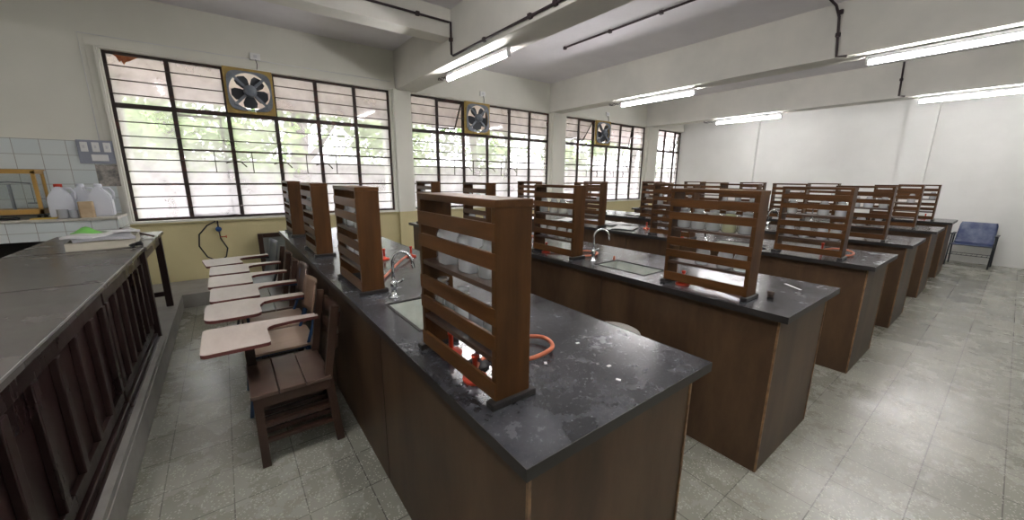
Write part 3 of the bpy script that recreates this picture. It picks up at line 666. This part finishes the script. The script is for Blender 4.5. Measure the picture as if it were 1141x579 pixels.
burner(10.02, .95, 'small orange gas burner on the far bench beside its aisle-end rack', [(9.95, 1.0, 0), (9.85, 1.0, 0), (9.8, .95, 0)])
tag(MB().lathe([(.015, 0), (.018, .032), (.0, .032)], (0, 0, 0), 12).build('cork', mat('brown_cork', (.06, .04, .03), .8), None, (2.44, .76, ZT)), 'small brown cork standing on the second bench near the aisle corner', 'cork')
tag(MB().box(-.07, .07, -.008, .008, 0, .0015).build('paper_strip', M['paper'], None, (2.80, .76, ZT), .9), 'narrow white paper strip near the aisle end of the second bench', 'paper strip')
tag(MB().lathe([(.010, 0), (.012, .012), (.006, .02), (.009, .03), (.0, .032)], (0, 0, 0), 10).build('rubber_stopper', M['orange'], None, (2.52, 1.93, ZT)), 'tiny orange rubber stopper beside the sink of the second bench', 'stopper')
PS = [(4.30, 3.15, 'large white paper sheet on the third bench, towards its left side', .4), (4.55, 3.5, 'white paper sheets on the third bench, between its sink and the third rack', -.3), (4.35, 4.3, 'white papers on the third bench towards the windows', .2),
      (5.95, 3.2, 'white papers in the middle of the fourth bench', .5), (6.1, 4.2, 'white papers on the fourth bench towards the windows', -.2), (6.0, 2.9, 'open white booklet on the fourth bench', .1)]
for x, y, lb, rz in PS: sheet(x, y, ZT, .42, .30, rz, M['paper'], lb, th=.004, group='papers on the far benches')
# fine dropped scraps on the first bench
for k, (x, y) in enumerate(((1.03, .78), (.86, .93), (.98, .70), (1.08, .98), (.77, 1.62))):
    tag(MB().box(-.008, .008, -.005, .005, 0, .002).build('paper_scrap', M['paper'], None, (x, y, ZT), k), 'tiny white paper scrap on the top of the foreground bench', 'paper scrap', 'scraps on the foreground bench')

# ---- stools
def stool(x, y, label, zs=.66):
    t = thing('lab_stool', label, 'stool', (x, y, 0), 0, 'round stools beside the second bench')
    MB().lathe([(.0, zs - .03), (.15, zs - .03), (.165, zs - .02), (.17, zs - .005), (.16, zs), (0, zs + .004)], (0, 0, 0), 28).build('seat', M['cream_cloth'], t)
    for k in range(4):
        a = PI / 4 + k * PI / 2; c_, s_ = math.cos(a), math.sin(a)
        MB().tube([(c_ * .10, s_ * .10, zs - .03), (c_ * .14, s_ * .14, .0)], .011, 8).build('leg', M['dark_metal'], t)
    MB().tube([(.132 * math.cos(a), .132 * math.sin(a), .2) for a in [2 * PI * k / 20 for k in range(20)]], .007, 6, closed=True).build('foot_ring', M['dark_metal'], t)
stool(1.86, 1.40, 'round pale stool seat showing beyond the right edge of the foreground bench')
stool(1.76, 4.42, 'round pale stool near the window end of the second bench')

# ================================================================ ARMCHAIRS along the first bench (facing the platform)
def tablet_poly(rounded):
    x0, x1 = -.40, -.09; ya, yb = -.14, .27
    if rounded:
        P = arc(x1 - .05, ya + .05, .05, -PI / 2, 0, 5) + [(x1, .06), (x1 + .03, .13), (x1 + .10, .15), (.20, .15), (.21, .17), (.21, .21), (.20, .23), (x1, .25)]
        P += arc(x1 - .07, yb - .02, .02, .4 * PI, PI / 2, 2) + arc(x0 + .07, yb - .07, .07, PI / 2, PI, 5) + arc(x0 + .07, ya + .07, .07, PI, 1.5 * PI, 5)
    else:
        P = arc(x1 - .02, ya + .02, .02, -PI / 2, 0, 4) + [(x1, .09), (x1 + .012, .12), (x1 + .04, .14), (.06, .155), (.20, .155), (.20, .22), (.06, .235), (x1, .26)]
        P += arc(x0 + .03, yb - .03, .03, PI / 2, PI, 4) + arc(x0 + .03, ya + .03, .03, PI, 1.5 * PI, 4)
    return P
def armtablet(t, rounded, zt=.70):
    P = tablet_poly(rounded)
    tb = MB().prism(P, zt - .022, zt - .003).build('tablet', M['tablet_edge'], t)
    MB().prism(P, zt - .003, zt).build('writing_surface', M['tablet'], tb)
def wood_chair(label, y, x=.20, rz=0, rungs=2, seatm='chair_seat_wood', backm='chair_wood'):
    t = thing('tablet_armchair', label, 'chair', (x, y, 0), rz, 'tablet armchairs along the first bench')
    for sy in (-.205, .205):
        MB().bar((-.19, sy, 0), (-.19, sy, .425), .042).build('leg', M['chair_wood'], t)
        g = MB().bar((.20, sy, 0), (.165, sy, .44), .045, .035); g.bar((.165, sy, .43), (.235, sy, .86), .042, .030); g.build('leg', M['chair_wood'], t)
        MB().bar((-.19, sy, .15), (.19, sy, .15), .03, .02).bar((-.19, sy, .25), (.18, sy, .25), .03, .02).build('side_rail', M['chair_wood'], t)
    MB().box(-.205, .17, -.225, .225, .365, .425, .004).build('apron', M['chair_wood'], t)
    s = MB()
    for k in range(3): s.box(-.22 + k * .1335, -.22 + (k + 1) * .1335 - .003, -.235, .235, .425, .447, .004)
    s.build('seat', M[seatm], t)
    for k in range(rungs):
        z0 = .60 + k * .135
        MB().grid(2, 8, lambda u, v, z0=z0: (.19 + .07 * (z0 + u * .085 - .43) / .43 + .03 * math.sin(v * PI) - .003, -.205 + .41 * v, z0 + u * .085 - .012 * math.sin(v * PI)), (.016, 0, 0)).build('back_rail', M[backm], t)
    b = MB().bar((-.19, -.2, .17), (-.19, .2, .17), .02).bar((.18, -.2, .17), (.18, .2, .17), .02)
    b.build('book_rack_rail', M['chair_wood'], t)
    for k in range(6): MB().bar((-.18, -.165 + k * .066, .185), (.18, -.165 + k * .066, .185), .012, .026).build('book_rack_slat', M['chair_wood'], t)
    MB().bar((-.19, .205, .42), (-.19, .205, .68), .05, .04).build('arm_post', M['chair_wood'], t)
    armtablet(t, False)
    return t
def metal_chair(label, y, x=.20, shell=None, frame='blue_metal', seatm='ply_seat', backm='ply_back', tall=.85, rz=0, rounded=True):
    t = thing('tablet_armchair', label, 'chair', (x, y, 0), rz, 'tablet armchairs along the first bench')
    for sy in (-.19, .19):
        MB().tube([(-.23, sy * 1.1, 0), (-.17, sy, .42)], .012, 8).build('leg', M[frame], t)
        MB().tube([(.24, sy * 1.1, 0), (.15, sy, .42), (.20, sy * .85, .55), (.245, sy * .8, tall - .06)], .012, 8).build('leg', M[frame], t)
    MB().tube([(-.17, -.19, .41), (-.17, .19, .41), (.15, .19, .41), (.15, -.19, .41)], .011, 8, closed=True).build('seat_frame', M[frame], t)
    MB().tube([(-.21, -.2, .14), (-.21, .2, .14)], .009, 6).build('stretcher', M[frame], t)
    if shell:
        def f(u, v):
            v2 = (v - .5) * 2; w_ = .22 - .03 * max(0, u - .5)
            if u < .5: p = (-.20 + u * 2 * .36, .435 - .02 * math.sin(u * 2 * PI))
            else: k = (u - .5) * 2; p = (.16 + .10 * k ** .8, .435 + .44 * k ** 1.15)
            rr = 1 - .10 * (abs(v2) ** 6) * (1 if u > .85 or u < .12 else 0)
            return (p[0] - .03 * abs(v2) ** 3, v2 * w_ * (1 if u < .88 else 1 - (u - .88) * 1.2), p[1] + .02 * abs(v2) ** 4 - (1 - rr) * .1)
        MB().grid(16, 10, f, (.006, 0, .008)).build('shell_seat', M[shell], t)
    else:
        P = rrect(-.22, .20, -.21, .21, .05)
        MB().prism(P, .422, .438).build('seat', M[seatm], t)
        n = 10
        b = MB()
        def f(u, v):
            v2 = (v - .5) * 2; z = .60 + (tall - .60) * u; e = abs(u - .5) * 2
            w_ = .20 * (1 - .18 * max(0, e - .55) / .45)
            return (.215 + .05 * (z - .6) / .25 - .035 * v2 * v2, v2 * w_, z)
        b.grid(8, 8, f, (.012, 0, 0)).build('backrest', M[backm], t)
    MB().tube([(-.17, .19, .41), (-.17, .215, .62), (-.12, .215, .672), (.10, .19, .672), (.215, .175, .66)], .010, 8).build('arm_support', M[frame], t)
    armtablet(t, rounded)
    return t
wood_chair('dark wooden tablet armchair nearest the camera with a slatted back', 2.50)
metal_chair('plywood tablet armchair with blue metal legs and rounded tablet, second from the camera', 3.07)
metal_chair('tablet armchair with tall reddish plywood back on blue frame, third from the camera', 3.54, x=.22, backm='chair_seat_wood', rounded=False, tall=.87)
wood_chair('brown wooden tablet armchair with a pale slatted back, fourth from the camera', 4.01, backm='ply_back')
wood_chair('worn wooden tablet armchair squeezed in front of the grey plastic one', 4.49, backm='ply_back')
metal_chair('grey plastic shell tablet armchair nearest the windows', 4.99, x=.15, shell='grey_plastic', frame='dark_metal', tall=.75, rounded=False, rz=.12)

# blue chair at the far wall
t = thing('shell_armchair', 'faded blue plastic shell armchair with black legs against the far wall', 'chair', (11.38, .38, 0), -.05)
def f(u, v):
    v2 = (v - .5) * 2
    if u < .45: k = u / .45; p = (-.22 + k * .36, .42 - .015 * math.sin(k * PI))
    else: k = (u - .45) / .55; p = (.14 + .14 * k, .42 + .40 * k)
    w_ = .25 - .03 * (u - .5)
    return (p[0] - .02 * abs(v2) ** 3, v2 * w_ * (1 - .05 * (u > .93)), p[1])
MB().grid(14, 10, f, (.006, 0, .008)).build('shell_seat', M['blue_plastic'], t)
for sy in (-.27, .27):
    MB().tube([(-.22, sy, 0), (-.14, sy, .42), (-.12, sy, .60)], .012, 8).build('leg', M['dark_metal'], t)
    MB().tube([(.22, sy, 0), (.14, sy, .42), (.16, sy, .60)], .012, 8).build('leg', M['dark_metal'], t)
    MB().box(-.16, .20, sy - .022, sy + .022, .60, .62, .006).build('armrest', M['dark_metal'], t)
b = MB().tube([(-.13, -.27, .405), (-.13, .27, .405)], .010, 6).tube([(.13, -.27, .405), (.13, .27, .405)], .010, 6)
b.tube([(-.18, -.27, .22), (-.18, .27, .22)], .006, 6).tube([(.17, -.27, .22), (.17, .27, .22)], .006, 6)
for k in range(8): b.tube([(-.18, -.22 + k * .063, .22), (.17, -.22 + k * .063, .22)], .004, 5)
b.build('book_rack', M['dark_metal'], t)

# ================================================================ WALL FANS
def fan(xc, label, cable=True, w_=.285):
    zc = (TRANS + HEAD) / 2 + .01; y = YW + .015
    t = thing('exhaust_fan', label, 'fan', (xc, y, zc), 0, 'exhaust fans in the windows')
    H = .295; rx = Matrix.Rotation(PI / 2, 4, 'X')
    sq = []; ci = []
    for k in range(40):
        a = 2 * PI * k / 40; c_, s_ = math.cos(a), math.sin(a); m_ = max(abs(c_), abs(s_)); sq.append((c_ / m_ * w_, s_ / m_ * H)); ci.append((c_ * .255, s_ * .262))
    # snap nearest outline points to the corners
    for cx in (-1, 1):
        for cy in (-1, 1):
            k = min(range(40), key=lambda q: (sq[q][0] - cx * w_) ** 2 + (sq[q][1] - cy * H) ** 2); sq[k] = (cx * w_, cy * H)
    MB().ring(sq, ci, -.02, .02, rx).build('mounting_board', M['yellow_frame'], t)
    o = []; n_ = []
    for k in range(48):
        a = 2 * PI * k / 48; c_, s_ = math.cos(a), math.sin(a); q = min(.268, .225 / max(abs(c_), abs(s_))) if 0 else .258 / (abs(c_) ** 5 + abs(s_) ** 5) ** .2
        o.append((c_ * q, s_ * q)); n_.append((c_ * .238, s_ * .238))
    MB().ring(o, n_, .02, .045, rx).build('frame_ring', M['fan_grey'], t)
    g = MB()
    for a in (PI / 4, 3 * PI / 4):
        c_, s_ = math.cos(a), math.sin(a)
        g.bar((c_ * .26, -.055, s_ * .26), (-c_ * .26, -.055, -s_ * .26), .034, .012, (0, 1, 0))
    for k in range(4):
        a = PI / 4 + k * PI / 2; g.box(math.cos(a) * .25 - .022, math.cos(a) * .25 + .022, -.068, -.04, math.sin(a) * .25 - .022, math.sin(a) * .25 + .022, .003)
    g.build('motor_bracket', M['fan_grey'], t)
    MB().lathe([(.0, .11), (.055, .11), (.078, .09), (.08, .03), (.06, .0)], (0, 0, 0), 20, mtx=rx).build('motor', M['fan_grey'], t)
    for k in range(5):
        a0 = .35 + 2 * PI * k / 5
        P = [(.045, -.03), (.09, -.065), (.15, -.092), (.20, -.082), (.226, 0), (.20, .075), (.15, .085), (.09, .06), (.045, .03)]
        mt = Matrix.Translation((0, -.012, 0)) @ Matrix.Rotation(a0, 4, 'Y') @ Matrix.Rotation(.42, 4, 'X') @ rx
        mt = Matrix.Translation((0, .0, 0)) @ Matrix.Rotation(a0, 4, 'Y') @ Matrix.Rotation(.38, 4, 'X') @ rx
        P2 = P
        MB().prism(P2, -.001, .002, mt).build('blade', M['fan_blade'], t)
    # socket above the fan with cable
    s = thing('power_socket', 'white wall socket with a cable just above the fan of the %s window' % label.split('in the ')[1].split(' window')[0], 'socket', (xc + .11, YW - .0005, HEAD + .17), 0, 'sockets above the fans')
    MB().box(-.06, .06, -.035, -.0, -.045, .045, .004).build('box', M['white_plastic'], s)
    MB().box(-.02, .02, -.043, -.035, -.02, .02, .003).build('plug', M['batten'], s)
    MB().tube([(0, -.04, -.04), (.01, -.05, -.10), (0, -.06, -.17)], .005, 6).build('cable', M['black'], s)
fan(.467, 'grey exhaust fan in an ochre board, high in the first window nearest the desks')
fan(4.21, 'grey exhaust fan in an ochre board, high in the second window')
fan(8.01, 'grey exhaust fan in an ochre board, high in the third window')

# ================================================================ CEILING LIGHTS
def light(x, y0, y1, label, zb=3.05):
    L_ = y1 - y0
    t = thing('tube_light', label, 'ceiling light', (x, (y0 + y1) / 2, zb), 0, 'fluorescent tube lights under the beams')
    MB().box(-.03, .03, -L_ / 2, L_ / 2, -.055, -.012, .004).build('batten', M['batten'], t)
    for k in (-.3, .3): MB().box(-.015, .015, k * L_ - .03, k * L_ + .03, -.012, -.0005).build('mount', M['pipe'], t)
    for s_ in (-1, 1): MB().box(-.022, .022, s_ * L_ / 2 - .014, s_ * L_ / 2 + .014, -.115, -.02, .003).build('lamp_holder', M['batten'], t)
    MB().tube([(0, -L_ / 2 + .014, -.092), (0, L_ / 2 - .014, -.092)], .017, 12).build('tube', M['tube_glow'], t)
light(2.76, 3.75, 5.20, 'glowing tube light under the nearest beam, towards the windows')
light(6.29, 3.45, 4.88, 'glowing tube light under the second beam, towards the windows')
light(10.0, 3.45, 4.85, 'glowing tube light under the third beam, towards the windows')
light(6.29, -.12, 1.36, 'long glowing tube light under the second beam, at the upper right')
light(10.0, -.12, 1.36, 'long glowing tube light under the third beam, at the right edge')
light(2.76, -1.2, .25, 'tube light under the nearest beam, above the camera')
light(-.9, .5, 1.95, 'added unseen fill tube light on the ceiling above and left of the camera, over the platform', ZC)  # added out of view to brighten the desks and left aisle
light(1.0, .5, 1.95, 'added unseen fill tube light on the ceiling above and right of the camera, over the aisle', ZC)  # second added fill lamp, out of frame, lifts the aisle
light(-.9, -2.4, -.95, 'added unseen fill tube light on the ceiling behind the camera, over the platform', ZC)  # unseen lamp added behind the camera to raise room brightness
# loose wires at the light ends
for x, y, n_ in ((2.76, 5.27, 'first'), (6.29, 4.96, 'second'), (10.0, 4.95, 'third')):
    tag(MB().tube([(-.0, -.10, -.02), (.02, -.0, -.05), (-.02, .07, -.03), (.01, .14, -.045), (0, .2, -.012)], .006, 6).tube([(0, .2, -.012), (-.03, .17, -.05), (.01, .1, -.06), (0, 0, -.03)], .005, 6).build('loose_wire', M['pipe'], None, (x, y + .02, 3.05)), 'loose dark wire at the window end of the tube light under the %s beam' % n_, 'wire')

# ================================================================ CONDUIT PIPES
def pipe(name, pts, label, r=.014, clips=()):
    t = thing(name, label, 'conduit', pts[0])
    o = Vector(pts[0]); MB().tube([Vector(p) - o for p in pts], r, 8).build('pipe', M['pipe'], t)
    for c_ in clips: MB().box(-.022, .022, -.022, .022, -.022, .022, .004).build('clip', M['pipe'], t, Vector(c_) - o)
pipe('conduit_pipe', [(-1.2, 4.685, 3.50), (2.51, 4.685, 3.50), (2.535, 4.672, 3.50), (2.535, 4.672, 3.13), (2.535, 4.62, 3.105), (2.535, -1.0, 3.105)],
     'dark conduit pipe along the cross beam, down and along the side of the nearest beam', clips=[(1.2, 4.685, 3.5), (2.1, 4.685, 3.5), (2.535, 3.9, 3.105), (2.535, 3.1, 3.105), (2.535, 2.75, 3.105), (2.535, 4.672, 3.3)])
pipe('conduit_pipe', [(4.66, 4.80, ZC - .014), (4.66, 1.5, ZC - .014)], 'dark conduit pipe on the ceiling between the nearest and second beams', clips=[(4.66, 4.8, ZC - .02), (4.66, 3.9, ZC - .02), (4.66, 3.1, ZC - .02)])
pipe('conduit_pipe', [(5.6, 1.70, ZC - .02), (6.08, 1.70, ZC - .03), (6.105, 1.66, 3.5), (6.105, 1.62, 3.06), (6.105, 1.52, 3.045)], 'dark vertical conduit pipe down the face of the second beam', clips=[(6.1, 1.64, 3.3), (6.1, 1.65, 3.55)])
pipe('conduit_pipe', [(9.815, 1.62, ZC - .02), (9.815, 1.60, 3.08), (9.815, 1.52, 3.06)], 'dark vertical conduit pipe down the face of the third beam', clips=[(9.81, 1.61, 3.35)])

# ================================================================ UNDER THE FIRST WINDOW
t = thing('gas_valve', 'blue gas regulator with red tap and looping black hose under the first window', 'gas valve', (-.12, YW - .03, .86))
MB().tube([(0, 0, .12), (0, 0, .02)], .010, 8).tube([(0, 0, -.03), (.01, 0, -.14)], .008, 8).build('pipe', M['pipe'], t)
MB().lathe([(0, -.02), (.032, -.018), (.036, 0), (.032, .018), (0, .02)], (0, 0, 0), 16, mtx=Matrix.Rotation(PI / 2, 4, 'X')).build('regulator', M['blue_valve'], t)
MB().tube([(.005, -.012, -.11), (.07, -.012, -.11)], .006, 6).box(.07, .08, -.028, .004, -.13, -.09, .002).build('tap', M['red'], t)
MB().tube([(.01, 0, -.14), (.07, .0, -.28), (.04, 0, -.40), (-.05, 0, -.46), (-.17, 0, -.38), (-.24, 0, -.22), (-.22, 0, -.06), (-.12, -.01, .06), (-.02, -.02, .115)], .009, 8).build('hose', M['black'], t)
tag(MB().tube([(-.4, 0, .012), (-.2, .02, .02), (0, -.01, .04), (.12, .01, .014), (.3, -.005, .02), (.5, .015, .012), (.9, 0, .012)], .010, 7).tube([(-.3, .01, .016), (0, .015, .03), (.3, .0, .014)], .007, 6).build('cable', M['pipe'], None, (.1, YW + .02, SILL)), 'dark cable lying along the sill of the first window', 'cable')
t = thing('framed_board', 'brown framed grey board standing against the wall behind the first bench', 'board', (.66, 6.60, .17), 0)
for n_, b in (('frame', (-.34, -.28, -.02, .02, 0, .60)), ('frame', (.28, .34, -.02, .02, 0, .60)), ('frame', (-.28, .28, -.02, .02, .54, .60)), ('frame', (-.28, .28, -.02, .02, 0, .06))): MB().box(*b, .003).build(n_, M['chair_wood'], t)
MB().box(-.28, .28, -.006, .006, .06, .54).build('panel', M['board'], t)
